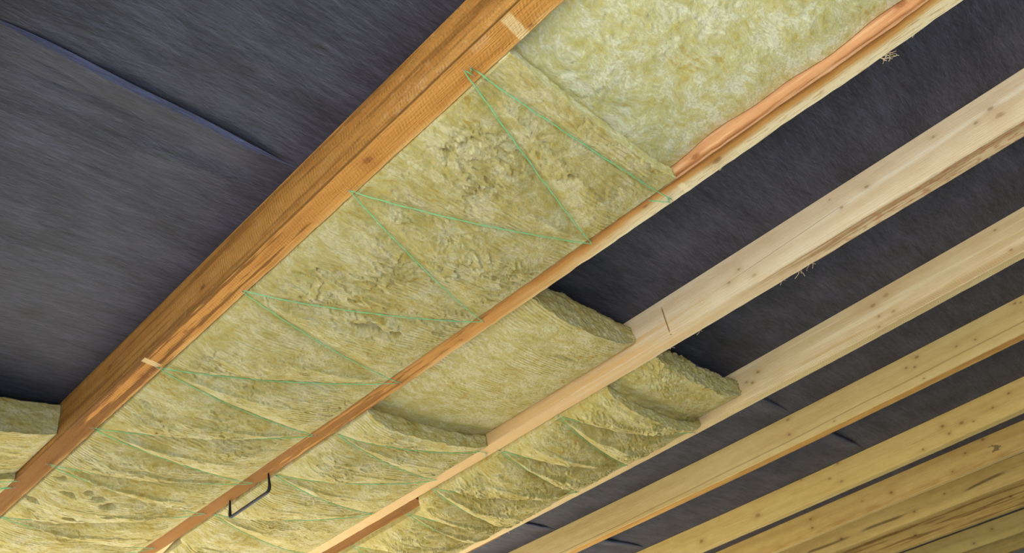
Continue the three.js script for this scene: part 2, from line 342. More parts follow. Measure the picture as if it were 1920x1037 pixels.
const LOOKS = {
  A: { side: [[206, 148, 76], [170, 110, 46], [104, 62, 26]], under: [[214, 152, 76], [184, 118, 50], [120, 70, 30]], sawn: 'rough', relief: 0.007,
    sideKnots: [[-1.508, 0.045, 0.008], [-2.0, 0.08, 0.01, 0.6]], underKnots: [[-0.898, 0.028, 0.009], [-1.878, 0.045, 0.011], [-0.448, 0.057, 0.004], [-1.639, 0.03, 0.006, 0.7]],
    sidePaint: (u, s, c, A, B) => {                      // pale scuffs left on the sawn face
      const sc = smooth(0.1, 0.6, B.fbm(u * 40, s * 50, 4) - 0.7 * Math.min(1, Math.hypot((u + 0.72) / 0.13, (s - 0.03) / 0.05)) + 0.45);
      const sc2 = smooth(0.2, 0.55, B.fbm(u * 20 + 9, s * 50, 3) - 0.8 * Math.min(1, Math.hypot((u + 1.02) / 0.16, (s - 0.05) / 0.04)) + 0.4);
      c = mixc(c, [124, 80, 32], 0.5 * smooth(0.0, 0.5, A.fbm(u * 1.2 + 4, s * 46, 4) + 0.25 * B.fbm(u * 9, s * 120, 2)));
      return mixc(c, [208, 160, 112], 0.55 * clamp(sc + 0.5 * sc2));
    },
    underPaint: (u, s, c, A, B) => {
      const band = (uc, hw, tilt) => smooth(hw, hw - 0.004, Math.abs(u - uc - tilt * (s - 0.035)));
      c = mixc(c, [116, 74, 26], 0.75 * smooth(0.0, 0.3, 0.7 * A.fbm(u * 1.3, s * 60, 4) + 0.35 * B.fbm(u * 12, s * 140, 3) - 0.8 * (u + 1.5)) + 0.25 * clamp(A.fbm(u * 3, s * 60, 3)));
      c = mixc(c, [236, 196, 132], 0.5 * smooth(0.052, 0.069, s + 0.006 * A.fbm(u * 8, 1, 2)));
      c = mixc(c, [240, 214, 160], 0.85 * band(-0.468, 0.014, -0.1) * smooth(0.0, 0.01, s) * (0.8 + 0.2 * B.at(u * 200, s * 200)));
      c = mixc(c, [236, 206, 150], 0.85 * band(-1.812, 0.012, -0.2) * smooth(0.062, 0.05, s));
      return mixc(c, [216, 160, 104], 0.7 * smooth(0.026, 0.018, Math.abs(u + 0.537)) * smooth(0.024, 0.014, s));   // rubbed patch
    } },
  B: { side: [[220, 166, 120], [190, 128, 84], [128, 74, 36]], under: [[210, 152, 80], [170, 112, 50], [110, 66, 30]], sawn: 'planed',
    sideKnots: [[0.071, 0.032, 0.009], [-0.45, 0.02, 0.008]], underKnots: [[-0.417, 0.034, 0.009], [-0.62, 0.02, 0.005], [-1.3, 0.04, 0.006, 0.6]],
    sidePaint: (u, s, c, A) => mixc(mixc(c, [128, 74, 34], 0.75 * smooth(0.016, 0.004, s + 0.006 * A.fbm(u * 7, 4, 3))), [236, 196, 150], 0.5 * smooth(0.1, 0.6, A.fbm(u * 5 + 3, s * 80, 3))),
    underPaint: (u, s, c, A, B) => {                     // dark resin stripe by the near edge, pale sapwood by the far edge high up
      const up = smooth(-1.25, -0.45, u), edge = s + 0.012 * A.fbm(u * 4, 2, 3);
      c = mixc(c, [236, 216, 172], clamp(up * smooth(0.018, 0.042, edge) + 0.35 * smooth(0.05, 0.066, edge)));
      c = mixc(c, [116, 68, 28], 0.75 * smooth(0.02, 0.004, edge) * (0.35 + 0.65 * up) * (0.5 + 0.6 * streakAt(A, u, s)));
      c = mixc(c, [128, 84, 34], 0.7 * smooth(0.0, 0.3, 0.7 * A.fbm(u * 1.3 + 7, s * 60, 4) + 0.35 * B.fbm(u * 12, s * 140, 3) - 0.8 * (u + 1.5)));
      c = mixc(c, [176, 128, 74], 0.45 * smooth(0.1, 0.6, B.fbm(u * 22, s * 260, 3)) * up);
      return mixc(c, [244, 222, 176], 0.8 * smooth(0.009, 0.006, Math.abs(u + 0.52)) * smooth(0.02, 0.03, s));
    } },
  C: { side: [[228, 206, 170], [206, 174, 132], [136, 104, 66]], under: [[228, 202, 160], [204, 168, 122], [116, 80, 46]], 
    sideKnots: [[0.12, 0.049, 0.008, 0.7], [0.112, 0.08, 0.006], [0.067, 0.067, 0.004], [-0.03, 0.101, 0.004, 0.8], [-0.62, 0.027, 0.006, 0.6], [-0.655, 0.073, 0.004], [-0.699, 0.051, 0.004], [-0.316, 0.066, 0.004], [-0.233, 0.08, 0.005], [-0.334, 0.109, 0.002]],
    sidePaint: (u, s, c, A) => {
      c = mixc(c, [240, 228, 204], 0.6 * smooth(0.012, 0, Math.abs(s - 0.068 - 0.03 * (u + 0.3) + 0.006 * A.at(u * 3, 1))) * smooth(-0.8, -0.1, u));
      c = mixc(c, [212, 166, 104], 0.7 * smooth(-0.1, 0.5, 0.6 * A.fbm(u * 1.4, s * 50, 3) - 1.2 * (u + 1.05) - 9 * (s - 0.055) * smooth(-1.5, -1.1, u)));
      c = mixc(c, [120, 76, 40], 0.8 * smooth(0.003, 0.001, Math.abs(u + 0.936 - 0.02 * (s - 0.05))) * smooth(0.005, 0.02, s) * smooth(0.112, 0.09, s));
      return mixc(c, [150, 112, 72], 0.5 * smooth(0.0018, 0.0004, Math.abs(s - 0.062 - 0.045 * (u + 0.5))) * smooth(-0.75, -0.6, u) * smooth(-0.25, -0.4, u));
    },
    underPaint: (u, s, c, A, B) => {
      c = mixc(c, [146, 106, 66], 0.55 * smooth(-0.75, -0.35, u + 0.1 * A.fbm(u * 9, s * 40, 2)) * smooth(0.0, 0.7, A.fbm(u * 6, s * 110, 4) + 0.6 * smooth(0.05, 0.02, s)));
      c = mixc(c, [222, 178, 118], 0.65 * smooth(-0.1, 0.5, 0.6 * A.fbm(u * 1.4 + 5, s * 50, 3) - 1.2 * (u + 0.9)));
      c = mixc(c, [168, 92, 56], 0.4 * smooth(0.1, 0.5, B.fbm(u * 30, s * 90, 2)) * smooth(-0.7, -0.1, u));
      return c;
    } },
  D: { side: [[220, 194, 150], [200, 166, 114], [128, 92, 52]], under: [[222, 198, 146], [196, 160, 104], [120, 90, 54]], sawn: 'ridged',
    sideKnots: [[-0.435, 0.099, 0.008, 0.6], [-0.488, 0.089, 0.007, 0.9], [-0.439, 0.034, 0.006, 0.7], [-0.488, 0.044, 0.004], [-0.504, 0.01, 0.004], [-0.963, 0.081, 0.006], [-0.998, 0.054, 0.005], [-1.019, 0.067, 0.004], [-0.05, 0.108, 0.003], [-0.045, 0.023, 0.004]],
    sidePaint: (u, s, c, A) => mixc(mixc(c, [232, 216, 176], 0.5 * smooth(0.1, 0.5, A.fbm(u * 1.5, s * 40, 3))), [168, 128, 76], 0.4 * smooth(0.03, 0.016, s) * smooth(-1.0, -0.2, u)),
    underPaint: (u, s, c) => mixc(c, [222, 186, 136], 0.4 * smooth(-0.8, -1.8, u)) },
  E: { side: [[208, 182, 122], [182, 148, 86], [112, 82, 48]], under: [[206, 160, 88], [166, 112, 52], [110, 74, 40]], 
    sideKnots: [[-0.546, 0.103, 0.006], [-0.571, 0.072, 0.004], [-0.601, 0.084, 0.004], [-1.137, 0.113, 0.006, 0.8], [-1.156, 0.052, 0.005], [-0.148, 0.115, 0.004], [-0.562, 0.014, 0.003], [-0.955, 0.019, 0.003], [-0.13, 0.108, 0.003], [-0.4, 0.07, 0.003], [-0.33, 0.06, 0.003]],
    sidePaint: (u, s, c, A) => mixc(c, [150, 116, 66], 0.6 * smooth(0.0035, 0.001, Math.abs(s - 0.03 - 0.012 * (u + 1) + 0.003 * A.at(u * 3, 1)))) },
  F: { side: [[206, 176, 108], [180, 144, 76], [108, 76, 40]], under: [[214, 188, 124], [186, 150, 88], [120, 84, 44]],
    sideKnots: [[-1.263, 0.125, 0.005], [-1.473, 0.125, 0.003], [-1.283, 0.035, 0.008, 0.7], [-1.332, 0.071, 0.006, 0.8], [-0.731, 0.079, 0.007], [-0.649, 0.056, 0.008], [-0.72, 0.035, 0.006], [-0.859, 0.017, 0.005], [-0.411, 0.089, 0.005], [-1.769, 0.05, 0.011, 0.8], [-2.135, 0.043, 0.009], [-0.6, 0.04, 0.004], [-0.5, 0.06, 0.005]] },
  G: { side: [[204, 170, 102], [172, 134, 70], [96, 66, 34]], under: [[216, 188, 126], [192, 158, 98], [120, 84, 44]],
    sideKnots: [[-1.235, 0.052, 0.008], [-0.691, 0.12, 0.007], [-0.799, 0.091, 0.005], [-1.718, 0.089, 0.006], [-1.728, 0.042, 0.006], [-0.9, 0.03, 0.004], [-1.4, 0.07, 0.003]],
    sidePaint: (u, s, c, A, B) => mixc(mixc(c, [104, 84, 56], 0.75 * smooth(0.2, 0.6, B.fbm(u * 30, s * 50, 3) + 0.6 - 1.2 * Math.hypot((u + 0.66) / 0.07, (s - 0.055) / 0.05))), [128, 84, 36], 0.5 * smooth(0.045, 0.01, s) * streakAt(A, u, s, 4)) },
  H: { side: [[200, 170, 102], [164, 132, 70], [84, 62, 36]], under: [[208, 176, 112], [178, 142, 80], [100, 72, 38]], sideKnots: [[-1.771, 0.056, 0.008], [-1.1, 0.08, 0.004], [-1.3, 0.05, 0.005]],
    sidePaint: (u, s, c, A) => mixc(c, [92, 72, 44], 0.7 * smooth(0.012, 0.002, Math.abs(s - 0.055 - 0.02 * A.at(u * 2, 3))) * smooth(0, 0.4, A.fbm(u * 3 + 2, s * 20, 2) + 0.2)) },
  I: { side: [[198, 166, 98], [160, 126, 66], [78, 56, 32]], under: [[208, 178, 114], [180, 146, 84], [100, 72, 38]], sideKnots: [[-1.504, 0.054, 0.007], [-0.882, 0.072, 0.006]],
    sidePaint: (u, s, c, A) => mixc(c, [110, 76, 40], 0.6 * smooth(0.05, 0.5, A.fbm(u * 2.4, s * 50, 3))) },
  J: { side: [[198, 172, 106], [166, 138, 76], [84, 62, 36]], under: [[206, 178, 114], [178, 146, 84], [100, 72, 38]], sideKnots: [[-1.2, 0.08, 0.006], [-1.35, 0.03, 0.006]] },
  K: { side: [[194, 168, 102], [164, 134, 74], [84, 62, 36]], under: [[202, 174, 110], [174, 142, 82], [100, 72, 38]], sideKnots: [[-1.1, 0.06, 0.005]] },
};
const RAFTER_LABELS = {
  A: 'orange-brown rafter left of the widest wool strip, two pale bands across its underside',
  B: 'orange rafter with a pinkish side, between first and second wool-filled bays, holding the steel dog',
  C: 'cream rafter between the second and third wool-filled bays, with a reddish-brown lower edge',
  D: 'pale yellow rafter bounding the third wool-filled bay, saw ridges along its lower edge',
  E: 'first rafter past the wool with bare underlay on both sides and an orange underside',
  F: 'yellow knotty rafter, second past the wool-filled bays, with a pale lower edge',
  G: 'brownish-yellow rafter with a grey stain round its knots and thin pale lower edge',
  H: 'brownish rafter with a long dark streak, next beyond the grey-stained one',
  I: 'brown rafter with swirling grain, next beyond the dark-streaked one',
  J: 'olive-brown rafter second from the bottom right corner of the picture',
  K: 'dim olive-brown rafter in the bottom right corner beside the gable wall',
};
const timberMats = {};
Object.keys(LOOKS).forEach((k, i) => {
  const m = timberMats[k] = timber(403 + i * 10, TOP - UNDER, RAFTERS[k].w, LOOKS[k], i > 6);
  const g = RAFTERS[k].mesh = roofMesh('rafter', rafterGeometry(k, 600 + i, k === 'B' ? 0.0035 : k === 'C' ? 0.002 : 0.0012), m, [right(k, -1.5), UNDER, -1.5]);
  g.userData.base = [right(k, -1.5), UNDER, -1.5];
  tag(g, RAFTER_LABELS[k], 'rafter', 'roof rafters');
});
['Z', 'Y', 'X', 'W'].forEach((k, i) => tag(roofMesh('rafter', rafterGeometry(k, 700 + i), timberMats.A, [right(k, -1.5), UNDER, -1.5]),
  `orange-brown rafter outside the picture, ${['first', 'second', 'third', 'fourth'][i]} to the left of the bare underlay`, 'rafter', 'roof rafters'));

// ---------------------------------------------------------------- roofing underlay: three sheets, each lapped behind the next one up
function underlay(z0, z1, label, bumps = []) {
  const nx = 760, nz = Math.ceil((z1 - z0) / 0.012), pos = [], uv = [], xs = X_LEFT - 0.25, xe = X_RIGHT - 0.01, M = new Noise(800 + Math.round(z0 * 10));
  const keys = Object.keys(RAFTERS), lip = 12;
  for (let j = 0; j <= nz + lip; j++) for (let i = 0; i <= nx; i++) {
    const x = lerp(xs, xe, i / nx);
    let z = z1 + Math.min(0, lerp(z0 - z1, 0, j / nz)), near = 1e9;
    for (const k of keys) { const r = right(k, z), l = r - RAFTERS[k].w; near = Math.min(near, x < l ? l - x : x > r ? x - r : 0); }
    const free = smooth(0.0, 0.16, near);
    let y = TOP + 0.001 + free * (0.006 + 0.006 * M.fbm(x * 2.2, z * 2.5, 3) + 0.0012 * M.fbm(x * 5, z * 40, 2));
    for (const [bx, bz, rx, rz, a] of bumps) y -= a * Math.exp(-(((x - bx) / rx) ** 2) - (((z - bz - 0.12 * (x - bx)) / rz) ** 2));
    y += 0.012 * (1 - smooth(0.0, 0.1, z - z0)) ;           // the lower edge lies behind the sheet below
    // the upper edge hangs a little and is turned over in a thin hem
    const wave = 0.75 + 0.5 * M.fbm(x * 3.1, 5, 2), fold = 1 - smooth(0.75, 0.95, x), droop = free * lerp(0.017, 0.021, fold) * wave * smooth(-0.075, 0.0, z - z1);
    y -= droop;
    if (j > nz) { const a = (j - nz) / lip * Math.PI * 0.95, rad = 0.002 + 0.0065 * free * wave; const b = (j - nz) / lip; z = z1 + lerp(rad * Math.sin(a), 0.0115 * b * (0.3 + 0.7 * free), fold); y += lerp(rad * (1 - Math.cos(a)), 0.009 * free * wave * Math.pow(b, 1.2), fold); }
    pos.push(x, y, z); uv.push(x / FM, (z + (j > nz ? (j - nz) * 0.001 : 0)) / FM);
  }
  const w = nx + 1, rows = (j0, j1) => {                   // the sheet, and the hem turned over at its upper edge
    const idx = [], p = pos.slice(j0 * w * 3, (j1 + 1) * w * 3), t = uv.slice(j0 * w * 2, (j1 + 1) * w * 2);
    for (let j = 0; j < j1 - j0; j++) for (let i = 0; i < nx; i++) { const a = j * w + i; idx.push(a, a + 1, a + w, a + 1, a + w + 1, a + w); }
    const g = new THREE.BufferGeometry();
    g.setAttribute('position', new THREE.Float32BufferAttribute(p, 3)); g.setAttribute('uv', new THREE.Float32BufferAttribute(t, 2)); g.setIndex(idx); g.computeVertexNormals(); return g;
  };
  const base = [2.5, TOP, (z0 + z1) / 2], sheet = roofMesh('underlay_sheet', rows(0, nz), felt, base);
  sheet.userData.base = base;
  part('paintedLightHem', rows(nz, nz + lip), paintedLightHem, sheet).userData.label = 'turned edge, bluish light painted in';
  return tag(sheet, label, 'roof underlay', 'lapped underlay sheets');
}
underlay(-4.1, -2.48, 'lowest black underlay sheet, below the seam at the bottom edge of the picture');
underlay(-2.6, -1.108, 'middle black underlay sheet, whose turned upper edge makes the long bluish seam', [[0.62, -1.235, 0.13, 0.02, 0.004], [0.42, -1.19, 0.16, 0.014, 0.003]]);
underlay(-1.25, 3.3, 'uppermost black underlay sheet, above the long seam at the upper left', [[0.394, -1.008, 0.02, 0.007, -0.006], [0.398, -0.908, 0.016, 0.006, -0.005], [0.455, -0.99, 0.012, 0.004, -0.003]]);

// ---------------------------------------------------------------- the twine that holds the wool, as (z, x) where it is stapled
const TWINE = {
  AB: [[-0.600, 1.454], [-0.574, 1.504], [-0.566, 1.481], [-0.564, 1.497], [-0.585, 0.826], [-0.596, 0.845], [-0.599, 0.822], [-0.792, 1.459], [-0.989, 0.846], [-1.195, 1.463], [-1.415, 0.846], [-1.566, 1.474], [-1.817, 0.844], [-1.955, 1.447], [-2.194, 0.845], [-2.338, 1.467], [-2.455, 0.834], [-2.625, 1.446], [-2.872, 0.858], [-2.973, 1.437], [-3.344, 0.844], [-3.5, 1.437]],
  BC: [[-1.826, 2.1], [-1.800, 2.078], [-1.800, 2.047], [-1.919, 1.51], [-2.052, 2.060], [-2.251, 1.488], [-2.397, 2.034], [-2.618, 1.479], [-2.842, 2.019], [-3.043, 1.473], [-3.3, 2.03]],
  CD: [[-1.301, 2.745], [-1.301, 2.733], [-1.472, 2.107], [-1.622, 2.721], [-1.760, 2.104], [-1.895, 2.730], [-2.117, 2.088], [-2.298, 2.694], [-2.339, 2.142], [-2.487, 2.695], [-2.714, 2.163], [-2.812, 2.684], [-3.1, 2.16], [-3.3, 2.67]],
  ZA: [[-2.596, 0.807], [-2.75, 0.09], [-2.643, 0.815], [-2.95, 0.09], [-2.95, 0.815], [-3.2, 0.09], [-3.2, 0.815]],
};
const SAG = { AB: 0.021, BC: 0.026, CD: 0.026, ZA: 0.024 };
const spans = {};                                        // the stretches that cross a bay
for (const [k, pts] of Object.entries(TWINE)) spans[k] = pts.slice(1).map((p, i) => [pts[i], p]).filter(([a, b]) => Math.abs(a[1] - b[1]) > 0.3);
const sagAt = (k, z, t) => SAG[k] * (k === 'AB' ? smooth(-0.2, -1.3, z) * 0.55 + 0.45 : 1) * Math.pow(4 * t * (1 - t), 0.8);

// ---------------------------------------------------------------- mineral wool batts
// bottom(x, z, t) gives the lower face, top(x, t) the upper; lumps and torn flakes are modelled, the ribs and single fibres are bump
function batt(label, mat, { lk, rk, z0, z1, bay, lower, bottom, top, edgeL = 0.0006, edgeR = 0.0008, cut = woolCut, cell = 0.0034, seed, rough = 1, endRough = 1, leftOf, rightOf, uvShift = [0, 0], plucks = [], pits = 1, tears = 1 }) {
  const N = new Noise(seed), M = new Noise(seed + 1), K = new Noise(seed + 2);
  const xl = leftOf ?? ((z) => right(lk, z) + edgeL), xr = rightOf ?? ((z) => left(rk, z) - edgeR);
  const nx = Math.round((xr(z1) - xl(z1)) / cell), nz = Math.round((z1 - z0) / cell), sp = lower ? spans[bay] : [];
  const relief = (x, z, amt) => {
    const wx = x + 0.02 * N.at(x * 9, z * 9), wz = z + 0.014 * M.at(x * 9, z * 9);
    const lump = N.fbm(wx * 8, wz * 15, 3), clump = M.fbm(wx * 28, wz * 55, 3);
    // flakes: terraces with a torn lip, longest across the batt
    const f = K.fbm(wx * 7, wz * 18, 3) * 2.4, fr = f - Math.floor(f), flake = smooth(0, 0.07, fr) * (1 - 0.92 * fr);
    const g = N.fbm(wx * 19 + 40, wz * 44, 2) * 1.9, gr = g - Math.floor(g), scale = smooth(0, 0.1, gr) * (1 - 0.9 * gr);
    const where = 0.25 + 0.75 * smooth(0.0, 0.55, N.fbm(x * 3.4 + 7, z * 4.2, 2) + 0.12);
    const cr = Math.abs(M.fbm(wx * 9 + 5, wz * 24, 3)), crack = smooth(0.05, 0.0, cr) * smooth(0.1, 0.5, K.fbm(x * 4, z * 5, 2));
    const pit = smooth(0.58, 0.8, K.fbm(wx * 12 + 3, wz * 26, 2));
    let h = 0.0045 * lump + 0.0014 * clump + tears * (0.0072 * flake + 0.0018 * scale) * where - 0.0035 * tears * crack - 0.004 * pits * pit;
    for (const [px, pz, rx, rz, a] of plucks) {            // single pockets where wool was plucked out
      const dz = z - pz + 0.6 * (wz - z), q = Math.hypot((x - px + 0.4 * (wx - x)) / (dz > 0 ? rx * (1 - 0.35 * smooth(0, rz * 1.6, dz)) : rx), dz / (dz > 0 ? rz * 1.5 : rz * 0.7)) + 0.5 * M.fbm(x * 28, z * 34, 3);
      h -= 1.5 * a * smooth(1.15, 0.3, q) / amt;
    }
    return amt * h;
  };
  const lowerFace = (x, zb, t) => {                         // height of the lower face
    let d = 1e9, dn = 0, below = 0;
    for (const [p, q] of sp) {
      const dx = q[1] - p[1], dz = q[0] - p[0], L2 = dx * dx + dz * dz, s = clamp(((x - p[1]) * dx + (zb - p[0]) * dz) / L2), ex = x - p[1] - s * dx, ez = zb - p[0] - s * dz, dd = Math.hypot(ex, ez);
      if (dd < d) { d = dd; dn = sagAt(bay, zb, s); below = ez > 0 ? 1 : 0; }
    }
    const edge = smooth(0, 0.05, Math.min(t, 1 - t) * (xr(zb) - xl(zb)));
    let amt = rough * (0.25 + 0.75 * edge), y = bottom(x, zb, t);
    if (lower) {                                           // drawn up by the twine, more sharply on its upper side
      y = lerp(y, UNDER + 0.0035 - dn, Math.exp(-d / (below ? 0.03 : 0.055)) * smooth(0, 0.02, Math.min(t, 1 - t)));
      amt *= 1 - 0.85 * Math.exp(-d / 0.012);
    }
    return y - relief(x, zb, amt);
  };
  const upper = (x, t) => top(x, t) + endRough * 0.006 * K.fbm(x * 18, 2.2, 3);
  const endAt = (x, y) => z1 + endRough * (0.0045 * M.fbm(x * 22, y * 40, 3) + 0.0035 * N.fbm(x * 60, y * 130, 3));
  const sheet = (rows, at) => {
    const pos = [], uv = [], idx = [], w = nx + 3;
    for (let j = 0; j < rows; j++) for (let i = -1; i <= nx + 1; i++) { const [x, y, z, v] = at(j, clamp(i / nx), i < 0 || i > nx); pos.push(x, y, z); uv.push(x / WM + uvShift[0] + (i < 0 ? -0.02 : i > nx ? 0.02 : 0), v / WM + uvShift[1]); }
    for (let j = 0; j < rows - 1; j++) for (let i = 0; i < w - 1; i++) { const a = j * w + i; idx.push(a, a + 1, a + w, a + 1, a + w + 1, a + w); }
    const g = new THREE.BufferGeometry();
    g.setAttribute('position', new THREE.Float32BufferAttribute(pos, 3)); g.setAttribute('uv', new THREE.Float32BufferAttribute(uv, 2)); g.setIndex(idx); g.computeVertexNormals(); return g;
  };
  const face = sheet(nz + 1, (j, t, side) => {
    const zb = lerp(z0, z1, j / nz), x = lerp(xl(zb), xr(zb), t);
    let y = lowerFace(x, zb, t), z = zb;
    if (j === nz) z = endAt(x, y);
    else if (j === nz - 1) { y += 0.0; }
    if (side) y = lerp(y, Math.max(y, upper(x, t)), 0.96);
    return [x, y, z, zb];
  });
  const ne = 26, end = sheet(ne + 3, (j, t, side) => {
    const x = lerp(xl(z1), xr(z1), t), yb = lowerFace(x, z1, t), yt = upper(x, t), e = Math.min(1, j / ne), y = j > ne ? yt : lerp(yb, yt, e);
    let z = endAt(x, y) - endRough * 0.008 * smooth(0.75, 1, e);
    if (j > ne) z = j === ne + 1 ? z1 - 0.02 : z0;
    if (side && j <= ne) z -= 0.03;
    return [x, y, z, z1 + y];
  });
  const g = roofGroup('insulation_batt', [(xl(z1) + xr(z1)) / 2, UNDER, (z0 + z1) / 2]);
  part('faced_side', face, mat, g); part('cut_end', end, cut, g);
  return tag(g, label, 'insulation', 'mineral wool batts');
}
const belly = (t, p = 3) => 1 - Math.pow(Math.abs(2 * t - 1), p);
// lower layer (held by twine) and upper layer in each filled bay
batt('long lower batt of yellow wool in the widest bay, crossed by zigzag green twine', woolRibbed, { lk: 'A', rk: 'B', z0: -3.75, z1: -0.515, bay: 'AB', lower: true, seed: 901, rough: 1.0, endRough: 0.6, pits: 0.5, cut: woolPlain,
  plucks: [[1.2, -1.365, 0.07, 0.018, 0.014], [1.27, -1.345, 0.03, 0.012, 0.012], [1.24, -1.325, 0.05, 0.012, -0.005], [1.09, -2.599, 0.03, 0.016, 0.014], [1.045, -2.563, 0.026, 0.012, 0.012], [1.0, -2.547, 0.02, 0.01, 0.01], [1.02, -2.725, 0.022, 0.01, 0.012], [1.065, -2.723, 0.02, 0.009, 0.01], [1.122, -2.664, 0.026, 0.011, 0.01], [0.95, -2.585, 0.024, 0.012, 0.01], [0.9, -2.52, 0.022, 0.012, 0.01], [0.885, -2.69, 0.02, 0.012, 0.01], [0.93, -0.77, 0.02, 0.008, 0.006], [1.217, -0.655, 0.02, 0.006, 0.006], [0.905, -1.98, 0.018, 0.01, 0.008]],
  bottom: (x, z, t) => UNDER - 0.003 - belly(t) * (0.024 + 0.026 * smooth(-1.2, -2.2, z)), top: (x, t) => 1.288 - 0.02 * belly(t) });
batt('flat upper batt of pale yellow wool at the top of the picture', woolPlain, { lk: 'A', rk: 'B', z0: -0.62, z1: 2.4, seed: 911, rough: 0.75, cell: 0.004, endRough: 1, pits: 0.2, tears: 0.5,
  bottom: (x, z, t) => 1.291 - 0.022 * belly(t) - 0.007 * smooth(-0.15, 0.1, z) * t + 0.006 * (Math.sin(z * 13) + 0.6 * Math.sin(z * 31 + 1)) * t * t, top: () => TOP - 0.012, uvShift: [0.3, 0.4] });
batt('lower batt of ribbed yellow wool in the second bay, beside the steel dog', woolRibbed, { lk: 'B', rk: 'C', z0: -3.75, z1: -1.755, bay: 'BC', lower: true, seed: 921, rough: 1.0, pits: 0.6, leftOf: (z) => right('B', z) + 0.0008 + 0.028 * smooth(-2.85, -2.9, z),
  bottom: (x, z, t) => UNDER - 0.004 - 0.016 * (1 - t) * smooth(0, 0.14, t) - belly(t, 4) * 0.032, top: (x, t) => 1.284 - 0.012 * belly(t) + 0.014 * smooth(0.8, 1, t), uvShift: [0.55, 0.2] });
batt('upper batt of ribbed wool in the second bay, its dark cut end before bare underlay', woolRibbed, { lk: 'B', rk: 'C', z0: -1.85, z1: -1.06, seed: 931, rough: 0.6, endRough: 0.9, pits: 0.2, tears: 0.5, plucks: [[1.83, -1.2, 0.07, 0.009, 0.003]],
  bottom: (x, z, t) => 1.293 - belly(t, 2.6) * lerp(0.02, 0.047, smooth(-1.7, -1.1, z)) - 0.014 * (1 - t), top: (x, t) => 1.356 + 0.004 * Math.sin(t * 20), uvShift: [0.1, 0.75] });
batt('lower batt of wool in the third bay, creased by twine and sagging in folds', woolGold, { lk: 'C', rk: 'D', z0: -3.75, z1: -1.255, bay: 'CD', lower: true, seed: 941, rough: 1.45, pits: 0.6,
  leftOf: (z) => right('C', z) + 0.002 + 0.075 * smooth(-2.2, -2.3, z), bottom: (x, z, t) => UNDER + 0.002 - belly(t, 3) * 0.062 - 0.012 * (1 - t), top: (x, t) => 1.276 - 0.04 * belly(t, 2.5), uvShift: [0.8, 0.1] });
batt('upper batt of wool in the third bay, its lumpy rounded end before bare underlay', woolGold, { lk: 'C', rk: 'D', z0: -1.35, z1: -1.055, seed: 951, rough: 1.1, endRough: 1.8, pits: 0.4,
  bottom: (x, z, t) => 1.283 - belly(t, 2.6) * 0.046 - 0.01 * (1 - t), top: (x, t) => 1.334 + 0.012 * Math.abs(Math.sin(t * 11)) + 0.012 * smooth(0.7, 1, t), uvShift: [0.4, 0.6] });
batt('upper batt of wool at the left edge of the picture, with a flat cut end', woolRibbed, { lk: 'Z', rk: 'A', z0: -2.75, z1: -2.305, seed: 961, rough: 0.7, endRough: 0.7,
  bottom: (x, z, t) => 1.268 - belly(t, 2.6) * 0.036, top: (x, t) => TOP - 0.012 - 0.02 * belly(t, 3), uvShift: [0.2, 0.9] });
batt('lower batt of wool at the left edge of the picture, below the flat cut end', woolRibbed, { lk: 'Z', rk: 'A', z0: -3.75, z1: -2.59, bay: 'ZA', lower: true, seed: 971, rough: 0.9, endRough: 0.7,
  bottom: (x, z, t) => UNDER - 0.003 - belly(t, 3) * 0.036, top: (x, t) => 1.286 - 0.03 * belly(t, 3), uvShift: [0.7, 0.35] });

// ---------------------------------------------------------------- green twine
const twineMat = new THREE.MeshPhysicalMaterial({ color: new THREE.Color(0.2, 0.62, 0.28), roughness: 0.4, metalness: 0 });
const stapleMat = flat(new THREE.Color(0.5, 0.5, 0.48), 0.4, 0.9);
function tubeAlong(pts, r, sides = 6, per = 2) {
  const c = new THREE.CatmullRomCurve3(pts, false, 'centripetal');
  return new THREE.TubeGeometry(c, pts.length * per, r, sides);
}
const TWINE_LABELS = { AB: 'green twine zigzagging under the long lower batt between the two orange rafters', BC: 'green twine zigzagging under the ribbed lower batt of the second bay', CD: 'green twine zigzagging under the folded lower batt of the third bay', ZA: 'green twine under the wool at the left edge of the picture' };
for (const [k, pts] of Object.entries(TWINE)) {
  const rnd = rng(k.charCodeAt(0) * 31 + k.charCodeAt(1)), p3 = [], yR = UNDER - 0.0035;
  const stops = [];
  pts.forEach((p, i) => {
    p3.push(new THREE.Vector3(p[1], yR, p[0]));
    const q = pts[i + 1]; if (!q) return;
    const far = Math.abs(p[1] - q[1]) > 0.3, n = far ? 26 : 3;
    for (let j = 1; j < n; j++) {
      const t = j / n, z = lerp(p[0], q[0], t), x = lerp(p[1], q[1], t);
      p3.push(new THREE.Vector3(x, yR - (far ? sagAt(k, z, t) : 0) + (far ? 0.0008 * (rnd() - 0.5) : 0), z + (far ? 0.0022 * (rnd() - 0.5) : 0.004 * (rnd() - 0.5))));
    }
    stops.push(p);
  });
  // two plies laid round each other
  const ply = (ph) => p3.map((v, i) => new THREE.Vector3(v.x, v.y + 0.0006 * Math.cos(i * 1.9 + ph), v.z + 0.0006 * Math.sin(i * 1.9 + ph)));
  const base = p3[0], g = roofGroup('baling_twine', [base.x, base.y, base.z]);
  tag(g, TWINE_LABELS[k], 'twine', 'green twine holding the wool');
  part('strand', tubeAlong(ply(0), 0.0009), twineMat, g); part('strand', tubeAlong(ply(Math.PI), 0.0009), twineMat, g);
  for (const p of stops) {                                // staples over the turns
    const s = tubeAlong([new THREE.Vector3(p[1] - 0.0045, UNDER + 0.004, p[0]), new THREE.Vector3(p[1] - 0.0045, yR - 0.0012, p[0]), new THREE.Vector3(p[1] + 0.0045, yR - 0.0012, p[0]), new THREE.Vector3(p[1] + 0.0045, UNDER + 0.004, p[0])], 0.0005, 5, 4);
    part('staple', s, stapleMat, g);
  }
}

